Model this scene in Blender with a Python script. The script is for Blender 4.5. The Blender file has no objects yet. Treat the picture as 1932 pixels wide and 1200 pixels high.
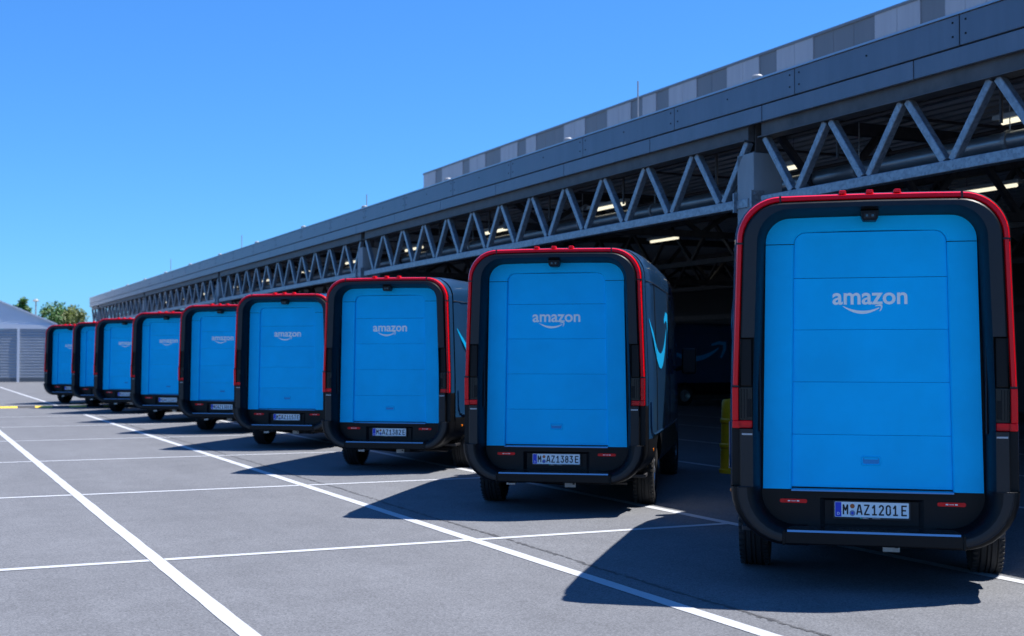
import bpy, bmesh, math, random
from mathutils import Vector, Matrix
random.seed(7)
R = math.radians
scene = bpy.context.scene
COL = scene.collection

# ------------------------------------------------------------------ camera, sky, sun, exposure
F_PX, HORIZON, EYE, THETA = 2456.0, 674.6, 1.684, R(24.88)
cam_d = bpy.data.cameras.new('camera')
cam = bpy.data.objects.new('camera', cam_d)
COL.objects.link(cam)
cam_d.sensor_width = 36.0
cam_d.lens = 36.0 * F_PX / 1932.0
cam_d.clip_start = 0.1
cam_d.clip_end = 8000
cam.location = (0, 0, EYE)
cam.rotation_euler = (R(90) + math.atan((HORIZON - 600) / F_PX), 0, 0)
cam_d.dof.use_dof = True
cam_d.dof.focus_distance = 11.0
cam_d.dof.aperture_fstop = 2.6
scene.camera = cam

SUN_V = Vector((-0.50, -0.175, -1.0))          # the way sunlight travels
elev = math.atan2(1.0, math.hypot(SUN_V.x, SUN_V.y))
azim = math.atan2(-SUN_V.x, -SUN_V.y)         # clockwise from +Y
world = bpy.data.worlds.new('World')
scene.world = world
world.use_nodes = True
wn = world.node_tree
wn.nodes.clear()
w_out = wn.nodes.new('ShaderNodeOutputWorld')
w_bg = wn.nodes.new('ShaderNodeBackground')
w_sky = wn.nodes.new('ShaderNodeTexSky')
w_hsv = wn.nodes.new('ShaderNodeHueSaturation')
w_sky.sky_type = 'NISHITA'
w_sky.sun_disc = False
w_sky.sun_elevation = elev
w_sky.sun_rotation = azim
w_sky.altitude = 500
w_sky.air_density = 1.0
w_sky.dust_density = 0.3
w_sky.ozone_density = 2.0
w_hsv.inputs['Saturation'].default_value = 1.1
w_bg.inputs['Strength'].default_value = 0.09
wn.links.new(w_sky.outputs[0], w_hsv.inputs['Color'])
w_mul = wn.nodes.new('ShaderNodeMix'); w_mul.data_type = 'RGBA'; w_mul.blend_type = 'MULTIPLY'
w_mul.inputs['Factor'].default_value = 1.0
w_mul.inputs['B'].default_value = (0.39, 0.92, 1.66, 1)      # the deep, clean blue of this sky
w_gam = wn.nodes.new('ShaderNodeGamma'); w_gam.inputs['Gamma'].default_value = 0.8
wn.links.new(w_hsv.outputs[0], w_gam.inputs['Color'])
wn.links.new(w_gam.outputs[0], w_mul.inputs['A'])
wn.links.new(w_mul.outputs['Result'], w_bg.inputs[0])
wn.links.new(w_bg.outputs[0], w_out.inputs[0])

sun_d = bpy.data.lights.new('sun', 'SUN')
sun_d.energy = 5.0
sun_d.angle = R(0.5)
sun_d.color = (1.0, 0.955, 0.92)
sun = bpy.data.objects.new('sun', sun_d)
COL.objects.link(sun)
sun.rotation_euler = SUN_V.to_track_quat('-Z', 'Y').to_euler()

vs = scene.view_settings
vs.view_transform = 'Standard'
vs.look = 'None'
vs.exposure = 0.87
vs.gamma = 1.0
vs.use_curve_mapping = False

# ------------------------------------------------------------------ helpers
class MB:
    """collects geometry for ONE mesh object"""
    def __init__(s): s.v = []; s.f = []; s.m = []; s.cur = 0
    def add(s, verts, faces, mi=None):
        n = len(s.v); s.v += [tuple(p) for p in verts]
        s.f += [tuple(i + n for i in f) for f in faces]
        s.m += [s.cur if mi is None else mi] * len(faces)
    def box(s, x0, x1, y0, y1, z0, z1, mi=None):
        v = [(x0,y0,z0),(x1,y0,z0),(x1,y1,z0),(x0,y1,z0),(x0,y0,z1),(x1,y0,z1),(x1,y1,z1),(x0,y1,z1)]
        s.add(v, [(0,3,2,1),(4,5,6,7),(0,1,5,4),(1,2,6,5),(2,3,7,6),(3,0,4,7)], mi)
    def bar(s, a, b, wx, wy, up=(0,0,1), mi=None):
        a, b = Vector(a), Vector(b); d = (b - a).normalized(); up = Vector(up)
        sx = d.cross(up)
        if sx.length < 1e-4: sx = Vector((1,0,0))
        sx.normalize(); sy = sx.cross(d).normalized()
        v = []
        for p in (a, b):
            for i, j in ((-1,-1),(1,-1),(1,1),(-1,1)): v.append(p + sx*i*wx/2 + sy*j*wy/2)
        s.add(v, [(0,1,2,3),(7,6,5,4),(0,4,5,1),(1,5,6,2),(2,6,7,3),(3,7,4,0)], mi)
    def tube(s, pts, r, n=10, mi=None, cap=True):
        pts = [Vector(p) for p in pts]; rings = []
        rr = r if isinstance(r, (list, tuple)) else [r]*len(pts)
        for k, p in enumerate(pts):
            d = (pts[min(k+1, len(pts)-1)] - pts[max(k-1, 0)]).normalized()
            ref = Vector((0,0,1)) if abs(d.z) < .9 else Vector((1,0,0))
            sx = d.cross(ref).normalized(); sy = sx.cross(d)
            rings.append([p + (sx*math.cos(t) + sy*math.sin(t))*rr[k] for t in [2*math.pi*i/n for i in range(n)]])
        base = [q for rg in rings for q in rg]
        f = []
        for k in range(len(pts)-1):
            for i in range(n): f.append((k*n+i, k*n+(i+1)%n, (k+1)*n+(i+1)%n, (k+1)*n+i))
        if cap: f += [tuple(range(n-1,-1,-1)), tuple((len(pts)-1)*n+i for i in range(n))]
        s.add(base, f, mi)
    def lathe(s, prof, n=28, axis='x', c=(0,0,0), mi=None, closed=False):
        v = []; c = Vector(c)
        for i in range(n):
            t = 2*math.pi*i/n
            for (h, r) in prof:
                if axis == 'x': v.append(c + Vector((h, r*math.cos(t), r*math.sin(t))))
                else: v.append(c + Vector((r*math.cos(t), r*math.sin(t), h)))
        m = len(prof); f = []
        for i in range(n):
            j = (i+1) % n
            for k in range(m-1 if not closed else m):
                k2 = (k+1) % m
                f.append((i*m+k, j*m+k, j*m+k2, i*m+k2))
        s.add(v, f, mi)
    def prism(s, poly, y0, y1, plane='xz', mi=None):
        """poly in x,z extruded along y (or in x,y along z)"""
        n = len(poly)
        if plane == 'xz': v = [(x,y0,z) for x,z in poly] + [(x,y1,z) for x,z in poly]
        else: v = [(x,y,y0) for x,y in poly] + [(x,y,y1) for x,y in poly]
        f = [tuple(range(n)), tuple(range(2*n-1, n-1, -1))] + [(i,(i+1)%n,(i+1)%n+n,i+n)[::-1] for i in range(n)]
        s.add(v, f, mi)
    def build(s, name, mats, parent=None, smooth=False, bevel=0, loc=None, rot=None, fixn=True, seg=2):
        me = bpy.data.meshes.new(name)
        me.from_pydata(s.v, [], s.f)
        if not isinstance(mats, (list, tuple)): mats = [mats]
        for m in mats: me.materials.append(m)
        for p, mi in zip(me.polygons, s.m): p.material_index = mi
        if fixn:
            bm = bmesh.new(); bm.from_mesh(me)
            bmesh.ops.remove_doubles(bm, verts=bm.verts, dist=1e-5)
            bmesh.ops.recalc_face_normals(bm, faces=bm.faces)
            bm.to_mesh(me); bm.free()
        if smooth:
            me.shade_smooth(); me.set_sharp_from_angle(angle=R(smooth if smooth > 1 else 35))
        o = bpy.data.objects.new(name, me); COL.objects.link(o)
        if parent: o.parent = parent
        if loc: o.location = loc
        if rot: o.rotation_euler = rot
        if bevel:
            b = o.modifiers.new('bevel', 'BEVEL'); b.width = bevel; b.segments = seg; b.limit_method = 'ANGLE'; b.angle_limit = R(40)
        return o

def empty(name, loc=(0,0,0), rz=0):
    o = bpy.data.objects.new(name, None); COL.objects.link(o)
    o.location = loc; o.rotation_euler = (0,0,rz); o.empty_display_size = .3
    return o
def tag(o, label=None, cat=None, group=None, kind=None):
    if label: o['label'] = label
    if cat: o['category'] = cat
    if group: o['group'] = group
    if kind: o['kind'] = kind
    return o

def nt(name):
    m = bpy.data.materials.new(name); m.use_nodes = True
    t = m.node_tree; b = t.nodes['Principled BSDF']
    return m, t, b
def mat(name, col, rough=.5, metal=0, coat=0, noise=None, bump=None, spec=None, coat_rough=.05, streak=None):
    """noise=(scale, amount) varies the colour, bump=(scale, strength)"""
    m, t, b = nt(name)
    b.inputs['Base Color'].default_value = (*col, 1); b.inputs['Roughness'].default_value = rough
    b.inputs['Metallic'].default_value = metal; b.inputs['Coat Weight'].default_value = coat
    b.inputs['Coat Roughness'].default_value = coat_rough
    if spec is not None: b.inputs['Specular IOR Level'].default_value = spec
    tc = t.nodes.new('ShaderNodeTexCoord')
    oi = t.nodes.new('ShaderNodeObjectInfo'); off = t.nodes.new('ShaderNodeVectorMath'); off.operation = 'MULTIPLY_ADD'
    off.inputs[1].default_value = (1, 1, streak) if streak else (1, 1, 1)
    cmb = t.nodes.new('ShaderNodeVectorMath'); cmb.operation = 'SCALE'; cmb.inputs[0].default_value = (37, 11, 23)
    t.links.new(oi.outputs['Random'], cmb.inputs['Scale']); t.links.new(tc.outputs['Object'], off.inputs[0]); t.links.new(cmb.outputs[0], off.inputs[2])
    if noise:
        n = t.nodes.new('ShaderNodeTexNoise'); n.inputs['Scale'].default_value = noise[0]; n.inputs['Detail'].default_value = 6
        n.inputs['Roughness'].default_value = .65
        t.links.new(off.outputs[0], n.inputs['Vector'])
        mx = t.nodes.new('ShaderNodeMix'); mx.data_type = 'RGBA'
        lo = [max(0, c*(1-noise[1])) for c in col]; hi = [c*(1+noise[1]) for c in col]
        mx.inputs['A'].default_value = (*lo, 1); mx.inputs['B'].default_value = (*hi, 1)
        rmp = t.nodes.new('ShaderNodeMapRange'); rmp.inputs['From Min'].default_value = .3; rmp.inputs['From Max'].default_value = .7
        t.links.new(n.outputs['Fac'], rmp.inputs['Value']); t.links.new(rmp.outputs[0], mx.inputs['Factor'])
        t.links.new(mx.outputs['Result'], b.inputs['Base Color'])
        rr = t.nodes.new('ShaderNodeMapRange'); rr.inputs['To Min'].default_value = max(.02, rough*.8); rr.inputs['To Max'].default_value = min(1, rough*1.25)
        t.links.new(n.outputs['Fac'], rr.inputs['Value']); t.links.new(rr.outputs[0], b.inputs['Roughness'])
    if bump:
        n2 = t.nodes.new('ShaderNodeTexNoise'); n2.inputs['Scale'].default_value = bump[0]; n2.inputs['Detail'].default_value = 4
        t.links.new(tc.outputs['Object'], n2.inputs['Vector'])
        bp = t.nodes.new('ShaderNodeBump'); bp.inputs['Strength'].default_value = bump[1]; bp.inputs['Distance'].default_value = .01
        t.links.new(n2.outputs['Fac'], bp.inputs['Height']); t.links.new(bp.outputs[0], b.inputs['Normal'])
    return m

M = {}
M['blue'] = mat('blue_paint', (0.0, 0.53, 0.96), .46, spec=.12, noise=(1.7, .07), bump=(2.2, .02))
M['body'] = mat('slate_paint', (0.010, 0.052, 0.13), .32, coat=.8, noise=(1.2, .10), coat_rough=.08)
M['black'] = mat('black_plastic', (0.0045, 0.005, 0.006), .42, spec=.22, noise=(3, .25), bump=(260, .05))
M['grey_plastic'] = mat('charcoal_plastic', (0.015, 0.015, 0.017), .38, spec=.35, noise=(3, .15), bump=(260, .05))
M['dark'] = mat('dark_void', (0.006, 0.006, 0.008), .6)
M['red'] = mat('red_lens', (0.85, 0.0, 0.008), .22, spec=.3)
M['clear'] = mat('smoked_lens', (0.004, 0.005, 0.007), .22, spec=.35)
M['glass'] = mat('dark_glass', (0.01, 0.013, 0.016), .04, coat=1)
M['print'] = mat('white_print', (0.95, 0.95, 0.88), .5)
M['cyan'] = mat('cyan_print', (0.0, 0.36, 0.72), .4)
M['chrome'] = mat('step_metal', (0.55, 0.57, 0.6), .16, metal=1)
M['trim'] = mat('satin_trim', (0.35, 0.38, 0.42), .3, metal=.6)
M['rubber'] = mat('tyre_rubber', (0.014, 0.014, 0.015), .75, noise=(30, .35), bump=(120, .3))
M['rim'] = mat('rim_metal', (0.45, 0.46, 0.48), .3, metal=.9)
M['plate'] = mat('plate_white', (0.80, 0.86, 0.85), .45)
M['plate_blue'] = mat('plate_blue', (0.0, 0.04, 0.55), .4)
M['ink'] = mat('plate_ink', (0.008, 0.009, 0.012), .5)
M['orange'] = mat('orange_lens', (0.9, 0.22, 0.01), .25, coat=.5)
M['seal_orange'] = mat('seal_orange', (0.45, 0.11, 0.02), .5)
M['seal_grey'] = mat('seal_grey', (0.18, 0.24, 0.38), .4)
M['green'] = mat('green_print', (0.02, .35, .22), .5)
M['tag'] = mat('paper_tag', (0.55, 0.56, 0.56), .7, noise=(20, .2))
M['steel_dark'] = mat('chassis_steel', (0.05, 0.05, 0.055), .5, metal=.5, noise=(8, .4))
M['yellow'] = mat('yellow_plastic', (1.0, 0.42, 0.0), .5, noise=(6, .12))
M['fascia'] = mat('fascia_metal', (0.145, 0.168, 0.20), .4, metal=.35, noise=(2.6, .13), bump=(1.2, .02), streak=.12)
M['pane_dark'] = mat('cladding_dark', (0.12, 0.142, 0.165), .5, noise=(2.2, .10), streak=.08)
M['pane_light'] = mat('cladding_light', (0.29, 0.325, 0.37), .5, noise=(2.2, .10), streak=.08)
M['cap'] = mat('parapet_cap', (0.12, 0.14, 0.16), .5)
M['deck'] = mat('roof_deck', (0.30, 0.32, 0.34), .5, metal=.3, noise=(2, .15))
M['roof'] = mat('roof_membrane', (0.32, 0.33, 0.34), .8, noise=(1, .15))
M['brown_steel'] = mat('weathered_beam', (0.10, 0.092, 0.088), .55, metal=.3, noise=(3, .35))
M['duct'] = mat('duct_metal', (0.26, 0.29, 0.32), .32, metal=.7, noise=(1.5, .2))
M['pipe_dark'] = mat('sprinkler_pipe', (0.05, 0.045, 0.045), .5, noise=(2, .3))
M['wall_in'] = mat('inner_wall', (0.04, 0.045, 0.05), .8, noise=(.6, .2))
M['tent'] = mat('tent_membrane', (0.72, 0.76, 0.80), .55, noise=(.4, .06))
M['tent_wall'] = mat('tent_sheet', (0.36, 0.40, 0.44), .5, noise=(.5, .08))
M['tent_beam'] = mat('tent_beam', (0.80, 0.82, 0.84), .4)
M['bark'] = mat('bark', (0.09, 0.065, 0.045), .9, noise=(9, .4))
M['pole'] = mat('lamp_pole_metal', (0.25, 0.27, 0.27), .5)
M['vent'] = mat('vent_white', (0.26, 0.28, 0.30), .5)

def galv(name):
    m, t, b = nt(name)
    tc = t.nodes.new('ShaderNodeTexCoord'); vo = t.nodes.new('ShaderNodeTexVoronoi'); vo.inputs['Scale'].default_value = 28
    no = t.nodes.new('ShaderNodeTexNoise'); no.inputs['Scale'].default_value = 5; no.inputs['Detail'].default_value = 6
    t.links.new(tc.outputs['Object'], vo.inputs['Vector']); t.links.new(tc.outputs['Object'], no.inputs['Vector'])
    mx = t.nodes.new('ShaderNodeMix'); mx.data_type = 'FLOAT'; mx.inputs['Factor'].default_value = .55
    sep = t.nodes.new('ShaderNodeSeparateColor')
    t.links.new(vo.outputs['Color'], sep.inputs[0]); t.links.new(sep.outputs[0], mx.inputs['A']); t.links.new(no.outputs['Fac'], mx.inputs['B'])
    cr = t.nodes.new('ShaderNodeValToRGB')
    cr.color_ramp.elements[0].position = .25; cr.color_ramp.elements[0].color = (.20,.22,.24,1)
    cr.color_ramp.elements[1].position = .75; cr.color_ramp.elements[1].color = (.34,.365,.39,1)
    t.links.new(mx.outputs[0], cr.inputs[0]); t.links.new(cr.outputs[0], b.inputs['Base Color'])
    b.inputs['Metallic'].default_value = .45; b.inputs['Roughness'].default_value = .42
    return m
M['galv'] = galv('galvanised_steel')

def concrete():
    m, t, b = nt('column_concrete')
    tc = t.nodes.new('ShaderNodeTexCoord'); no = t.nodes.new('ShaderNodeTexNoise'); no.inputs['Scale'].default_value = 3; no.inputs['Detail'].default_value = 8
    mp = t.nodes.new('ShaderNodeMapping'); mp.inputs['Scale'].default_value = (1, 1, .25)
    t.links.new(tc.outputs['Object'], mp.inputs[0]); t.links.new(mp.outputs[0], no.inputs['Vector'])
    cr = t.nodes.new('ShaderNodeValToRGB')
    cr.color_ramp.elements[0].position = .3; cr.color_ramp.elements[0].color = (.27,.285,.285,1)
    cr.color_ramp.elements[1].position = .7; cr.color_ramp.elements[1].color = (.38,.395,.395,1)
    t.links.new(no.outputs['Fac'], cr.inputs[0]); t.links.new(cr.outputs[0], b.inputs['Base Color'])
    n2 = t.nodes.new('ShaderNodeTexNoise'); n2.inputs['Scale'].default_value = 60
    t.links.new(tc.outputs['Object'], n2.inputs['Vector'])
    bp = t.nodes.new('ShaderNodeBump'); bp.inputs['Strength'].default_value = .15; bp.inputs['Distance'].default_value = .01
    t.links.new(n2.outputs['Fac'], bp.inputs['Height']); t.links.new(bp.outputs[0], b.inputs['Normal'])
    b.inputs['Roughness'].default_value = .85
    return m
M['concrete'] = concrete()

def asphalt():
    m, t, b = nt('asphalt')
    L = t.links; tc = t.nodes.new('ShaderNodeTexCoord')
    def noise(sc, det=4, rough=.6, vec=None):
        n = t.nodes.new('ShaderNodeTexNoise'); n.inputs['Scale'].default_value = sc; n.inputs['Detail'].default_value = det; n.inputs['Roughness'].default_value = rough
        L.new(vec or tc.outputs['Object'], n.inputs['Vector']); return n.outputs['Fac']
    def mrange(x, a, b_, c, d):
        n = t.nodes.new('ShaderNodeMapRange'); n.inputs[1].default_value = a; n.inputs[2].default_value = b_; n.inputs[3].default_value = c; n.inputs[4].default_value = d
        L.new(x, n.inputs[0]); return n.outputs[0]
    def mul(x, y):
        n = t.nodes.new('ShaderNodeMath'); n.operation = 'MULTIPLY'; L.new(x, n.inputs[0]); L.new(y, n.inputs[1]); return n.outputs[0]
    vo = t.nodes.new('ShaderNodeTexVoronoi'); vo.inputs['Scale'].default_value = 95; vo.inputs['Randomness'].default_value = 1
    L.new(tc.outputs['Object'], vo.inputs['Vector'])
    sp = t.nodes.new('ShaderNodeSeparateColor'); L.new(vo.outputs['Color'], sp.inputs[0])
    grain = mrange(sp.outputs[0], 0, 1, .72, 1.30)
    fine = mrange(noise(60, 5, .8), .3, .7, .72, 1.28)
    mid = mrange(noise(2.2, 5), .3, .7, .93, 1.07)
    big = mrange(noise(.23, 4), .3, .7, .90, 1.08)
    mp = t.nodes.new('ShaderNodeMapping'); mp.inputs['Scale'].default_value = (2.2, .16, 1)
    L.new(tc.outputs['Object'], mp.inputs[0])
    streak = mrange(noise(1, 4, .6, mp.outputs[0]), .35, .75, 1.0, .90)
    # sparse dark pits and pale chips
    v2 = t.nodes.new('ShaderNodeTexVoronoi'); v2.inputs['Scale'].default_value = 14; L.new(tc.outputs['Object'], v2.inputs['Vector'])
    pits = mrange(v2.outputs['Distance'], .03, .09, .55, 1)
    s2 = t.nodes.new('ShaderNodeSeparateColor'); L.new(v2.outputs['Color'], s2.inputs[0])
    gate = mrange(s2.outputs[1], .80, .82, 1, 0)
    mxp = t.nodes.new('ShaderNodeMath'); mxp.operation = 'MAXIMUM'; L.new(pits, mxp.inputs[0]); L.new(gate, mxp.inputs[1])
    stn = mrange(noise(.55, 6, .7), .60, .74, 1.0, .80)
    v = mul(mul(mul(mul(grain, fine), mul(mid, big)), mul(streak, mxp.outputs[0])), stn)
    vm = t.nodes.new('ShaderNodeVectorMath'); vm.operation = 'SCALE'; vm.inputs[0].default_value = (.136, .142, .151)
    L.new(v, vm.inputs['Scale']); L.new(vm.outputs[0], b.inputs['Base Color'])
    bp = t.nodes.new('ShaderNodeBump'); bp.inputs['Strength'].default_value = .35; bp.inputs['Distance'].default_value = .004
    L.new(mul(grain, fine), bp.inputs['Height']); L.new(bp.outputs[0], b.inputs['Normal'])
    b.inputs['Roughness'].default_value = .88; b.inputs['Specular IOR Level'].default_value = .3
    return m
M['asphalt'] = asphalt()

def line_paint():
    m, t, b = nt('road_paint')
    L = t.links; tc = t.nodes.new('ShaderNodeTexCoord')
    n = t.nodes.new('ShaderNodeTexNoise'); n.inputs['Scale'].default_value = 38; n.inputs['Detail'].default_value = 6; n.inputs['Roughness'].default_value = .75
    L.new(tc.outputs['Object'], n.inputs['Vector'])
    n2 = t.nodes.new('ShaderNodeTexNoise'); n2.inputs['Scale'].default_value = 1.3; n2.inputs['Detail'].default_value = 5
    L.new(tc.outputs['Object'], n2.inputs['Vector'])
    ad = t.nodes.new('ShaderNodeMath'); ad.operation = 'MULTIPLY_ADD'; ad.inputs[1].default_value = .45
    L.new(n2.outputs['Fac'], ad.inputs[0]); L.new(n.outputs['Fac'], ad.inputs[2])
    cr = t.nodes.new('ShaderNodeValToRGB')
    e = cr.color_ramp.elements
    e[0].position = .47; e[0].color = (.20,.21,.22,1); e[1].position = .64; e[1].color = (.40,.42,.44,1)
    e.new(.9).color = (.45,.47,.49,1)
    L.new(ad.outputs[0], cr.inputs[0]); L.new(cr.outputs[0], b.inputs['Base Color'])
    b.inputs['Roughness'].default_value = .7
    return m
M['line'] = line_paint()

def leaf_mat(name, col):
    m, t, b = nt(name)
    gi = t.nodes.new('ShaderNodeNewGeometry')
    mx = t.nodes.new('ShaderNodeMix'); mx.data_type = 'RGBA'
    mx.inputs['A'].default_value = (col[0]*.55, col[1]*.6, col[2]*.6, 1); mx.inputs['B'].default_value = (col[0]*1.5, col[1]*1.35, col[2]*1.2, 1)
    t.links.new(gi.outputs['Random Per Island'], mx.inputs['Factor']); t.links.new(mx.outputs['Result'], b.inputs['Base Color'])
    b.inputs['Roughness'].default_value = .6
    b.inputs['Transmission Weight'].default_value = 0
    return m
M['leaf_dark'] = leaf_mat('leaves_dark', (.035, .12, .014))
M['leaf_olive'] = leaf_mat('leaves_olive', (.09, .13, .02))

def lampmat():
    m, t, b = nt('tube_light')
    b.inputs['Base Color'].default_value = (.8,.8,.7,1)
    b.inputs['Emission Color'].default_value = (1.0, .92, .68, 1); b.inputs['Emission Strength'].default_value = 0.6
    return m
M['lamp'] = lampmat()

def text_mesh(txt, size, xscale=1, offset=0, extrude=.0008, align='CENTER', spacing=1, target=None):
    """letters lying in x,z facing -y; target=(width) rescales to that width"""
    cu = bpy.data.curves.new('lettering', 'FONT'); cu.body = txt; cu.size = size; cu.extrude = extrude
    cu.offset = offset; cu.align_x = align; cu.space_character = spacing; cu.resolution_u = 4
    o = bpy.data.objects.new('lettering', cu); COL.objects.link(o)
    dg = bpy.context.evaluated_depsgraph_get(); dg.update()
    me = bpy.data.meshes.new_from_object(o.evaluated_get(dg))
    bpy.data.objects.remove(o); bpy.data.curves.remove(cu)
    vs_ = [(v.co.x*xscale, v.co.z, v.co.y) for v in me.vertices]
    if target:
        x0 = min(v[0] for v in vs_); x1 = max(v[0] for v in vs_); k = target/(x1-x0); c = (x0+x1)/2
        vs_ = [((v[0]-c)*k, v[1], v[2]) for v in vs_]
    fs = [tuple(p.vertices)[::-1] for p in me.polygons]
    bpy.data.meshes.remove(me)
    return vs_, fs

# ------------------------------------------------------------------ ground and markings (lot frame: x = across w, y = along the row u)
def lot(w, u, z=0):
    return Vector((w*math.cos(THETA) - u*math.sin(THETA), w*math.sin(THETA) + u*math.cos(THETA), z))
g = MB(); S_ = 3000
g.add([(-S_,-S_,0),(S_,-S_,0),(S_,S_,0),(-S_,S_,0)], [(0,1,2,3)])
ground = g.build('ground', M['asphalt'], rot=(0,0,THETA), fixn=False); tag(ground, kind='structure')

def painted(w0, w1, u0, u1, z=.004):
    """one painted stripe with slightly wavering edges"""
    b = MB(); along = (u1-u0) > (w1-w0); n = max(2, int((u1-u0 if along else w1-w0)/.35))
    v = []
    for i in range(n+1):
        t = i/n; j1, j2 = random.uniform(-.0035,.0035), random.uniform(-.0035,.0035)
        if along: y = u0+(u1-u0)*t; v += [(w0+j1,y,z),(w1+j2,y,z)]
        else: x = w0+(w1-w0)*t; v += [(x,u0+j1,z),(x,u1+j2,z)]
    b.add(v, [(2*i,2*i+1,2*i+3,2*i+2) for i in range(n)])
    return tag(b.build('painted_line', M['line'], rot=(0,0,THETA)), kind='structure')
LW = .06
for wc in (1.897, 4.751, 7.599):
    if wc == 4.751:
        painted(wc-LW, wc+LW, -8, 40.2); painted(wc-LW, wc+LW, 48.1, 82)
    else: painted(wc-LW, wc+LW, -8, 46 if wc < 3 else 40)
for k in range(-2, 6):
    u = 11.102 + 5.656*k
    for wa, wb in ((-14, 1.897-LW-.004), (1.897+LW+.004, 4.751-LW-.004), (4.751+LW+.004, 7.535)):
        if u > 40.3 and wa > 4: wa = 1.96
        painted(wa, wb, u-.055, u+.055, .004)
for wc in (11.35, 14.4, 17.6, 20.7): painted(wc-.05, wc+.05, 4, 60)
# asphalt paving joint, a ragged dark crack of its own
b = MB()
for lay, (amp, hw, keep) in enumerate(((.004,.020,.80),(.022,.010,.45),(.030,.007,.35),(.012,.014,.6))):
    n = 900; v = []; ph_ = random.uniform(0,6)
    for i in range(n+1):
        u = -6 + 52*i/n; c = 5.045 + .014*math.sin(u*1.3) + amp*math.sin(u*5.1+ph_) + random.uniform(-.007,.007)
        h = hw*random.uniform(.25,1.0)
        v += [(c-h,u,.0012+.0006*lay),(c+h,u,.0012+.0006*lay)]
    b.add(v, [(2*i,2*i+1,2*i+3,2*i+2) for i in range(n) if random.random() < keep])
M['joint'] = mat('joint_bitumen', (.062,.064,.068), .9, noise=(60,.5))
tag(b.build('paving_joint', M['joint'], rot=(0,0,THETA)), kind='structure')

# ------------------------------------------------------------------ loading canopy (built in the lot frame)
S = 10.8/10.3
def zz(z): return EYE + (z-EYE)*S
canopy = empty('loading_canopy', (0,0,0), THETA)
tag(canopy, 'long open loading hall with grey metal fascia, zigzag steel trusses and concrete columns', 'building')
W_F = 10.3*S - .1                     # fascia face
Z_FT, Z_FJ, Z_FB = zz(5.403)-.035, zz(5.058)-.03, zz(4.837)-.03
U_END = 85.36*S*.99
# fascia panels, two rows
def fpanel(u0, u1, z0, z1, w, th, lab=None):
    b = MB(); b.box(w, w+th, u0+.008, u1-.008, z0, z1)
    return b.build('fascia_panel', M['fascia'], canopy, bevel=.006, seg=1)
PU = 2.87*S; ph = 13.45*S - 8*PU
u = ph
top_us = []
while u < U_END - .2:
    fpanel(u, min(u+PU, U_END), Z_FJ+.006, Z_FT, W_F, .06); top_us.append(u); u += PU
u = ph + .72*S
fpanel(ph, u, Z_FB, Z_FJ-.006, W_F+.012, .05)
while u < U_END - .2:
    fpanel(u, min(u+PU, U_END), Z_FB, Z_FJ-.006, W_F+.012, .05); u += PU
b = MB()
for uu in top_us:
    for du_, zf in ((.10,.35),(.10,.8),(PU-.10,.35),(PU-.10,.8),(PU*.52,.62)):
        zc = Z_FJ + (Z_FT-Z_FJ)*zf
        b.box(W_F-.006, W_F+.002, uu+du_-.011, uu+du_+.011, zc-.011, zc+.011)
b.build('fascia_bolts', M['black'], canopy)['kind'] = 'stuff'
b = MB(); b.box(W_F-.02, W_F+.16, ph, U_END+.02, Z_FT+.004, Z_FT+.03)
b.build('fascia_coping', M['trim'], canopy)
b = MB(); b.box(W_F+.02, W_F+20.5, U_END+.005, U_END+.06, Z_FB, Z_FT); b.build('end_fascia', M['fascia'], canopy)
b = MB(); b.box(W_F+.064, W_F+.10, ph, U_END, Z_FB+.02, Z_FT-.01); b.build('fascia_backing', M['brown_steel'], canopy)
# roof sheet on top and ribbed deck below
W_BACK = 31.0
b = MB(); b.box(W_F+.17, W_BACK-.01, ph, U_END, Z_FT-.10, Z_FT-.05); b.build('roof_sheet', M['roof'], canopy)
b = MB(); zd = Z_FT-.30; v = []; x = W_F+.5; i = 0
pts = []
while x < W_BACK-.2:
    pts += [(x, zd), (x+.11, zd), (x+.15, zd+.09), (x+.26, zd+.09)]; x += .30
n = len(pts)
b.add([(p[0], ph, p[1]) for p in pts] + [(p[0], U_END-.05, p[1]) for p in pts], [(k, k+1, n+k+1, n+k) for k in range(n-1)])
b.build('roof_deck', M['deck'], canopy)
# trusses
COLS = [ (14.67 + 16.65*k)*S for k in range(-1, 5) ]
W_T = 10.35*S; PITCH = 1.3625*S
z_bot0, z_bot1 = zz(3.736)-.02, zz(3.86)-.02
z_top0 = zz(4.634)-.02
def truss_bay(s, e, w, mt, wd=.1, detail=True):
    npan = 12; p = (e-s)/npan
    b = MB(); b.box(w-.07, w+.07, s, e, z_bot0, z_bot1); b.build('bottom_chord', mt, canopy, bevel=.01 if detail else 0)
    b = MB()
    b.box(w-.05, w+.05, s, e, z_top0+.016, z_top0+.27); b.box(w-.12, w+.12, s, e, z_top0, z_top0+.015)
    b.build('top_chord', [M['brown_steel'] if detail else mt], canopy)
    for i in range(npan):
        bt = s + (i+.5)*p
        for tp, sg in ((s+i*p+.05*1, -1), (s+(i+1)*p-.05, 1)):
            b = MB(); b.bar((w, tp+0, z_top0), (w, bt+sg*.06, z_bot1), wd, wd, up=(1,0,0))
            b.build('truss_diagonal', mt, canopy, bevel=.008 if detail else 0, seg=1)
for k in range(-1, 5):
    c0 = (14.67 + 16.65*k)*S; s = c0 - .17*S + .1; e = s + 16.35*S
    if k == 4: break
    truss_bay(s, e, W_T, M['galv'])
s = COLS[-1]; truss_bay(s-.1, s-.1+3.4, W_T, M['galv']) if False else None
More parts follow.
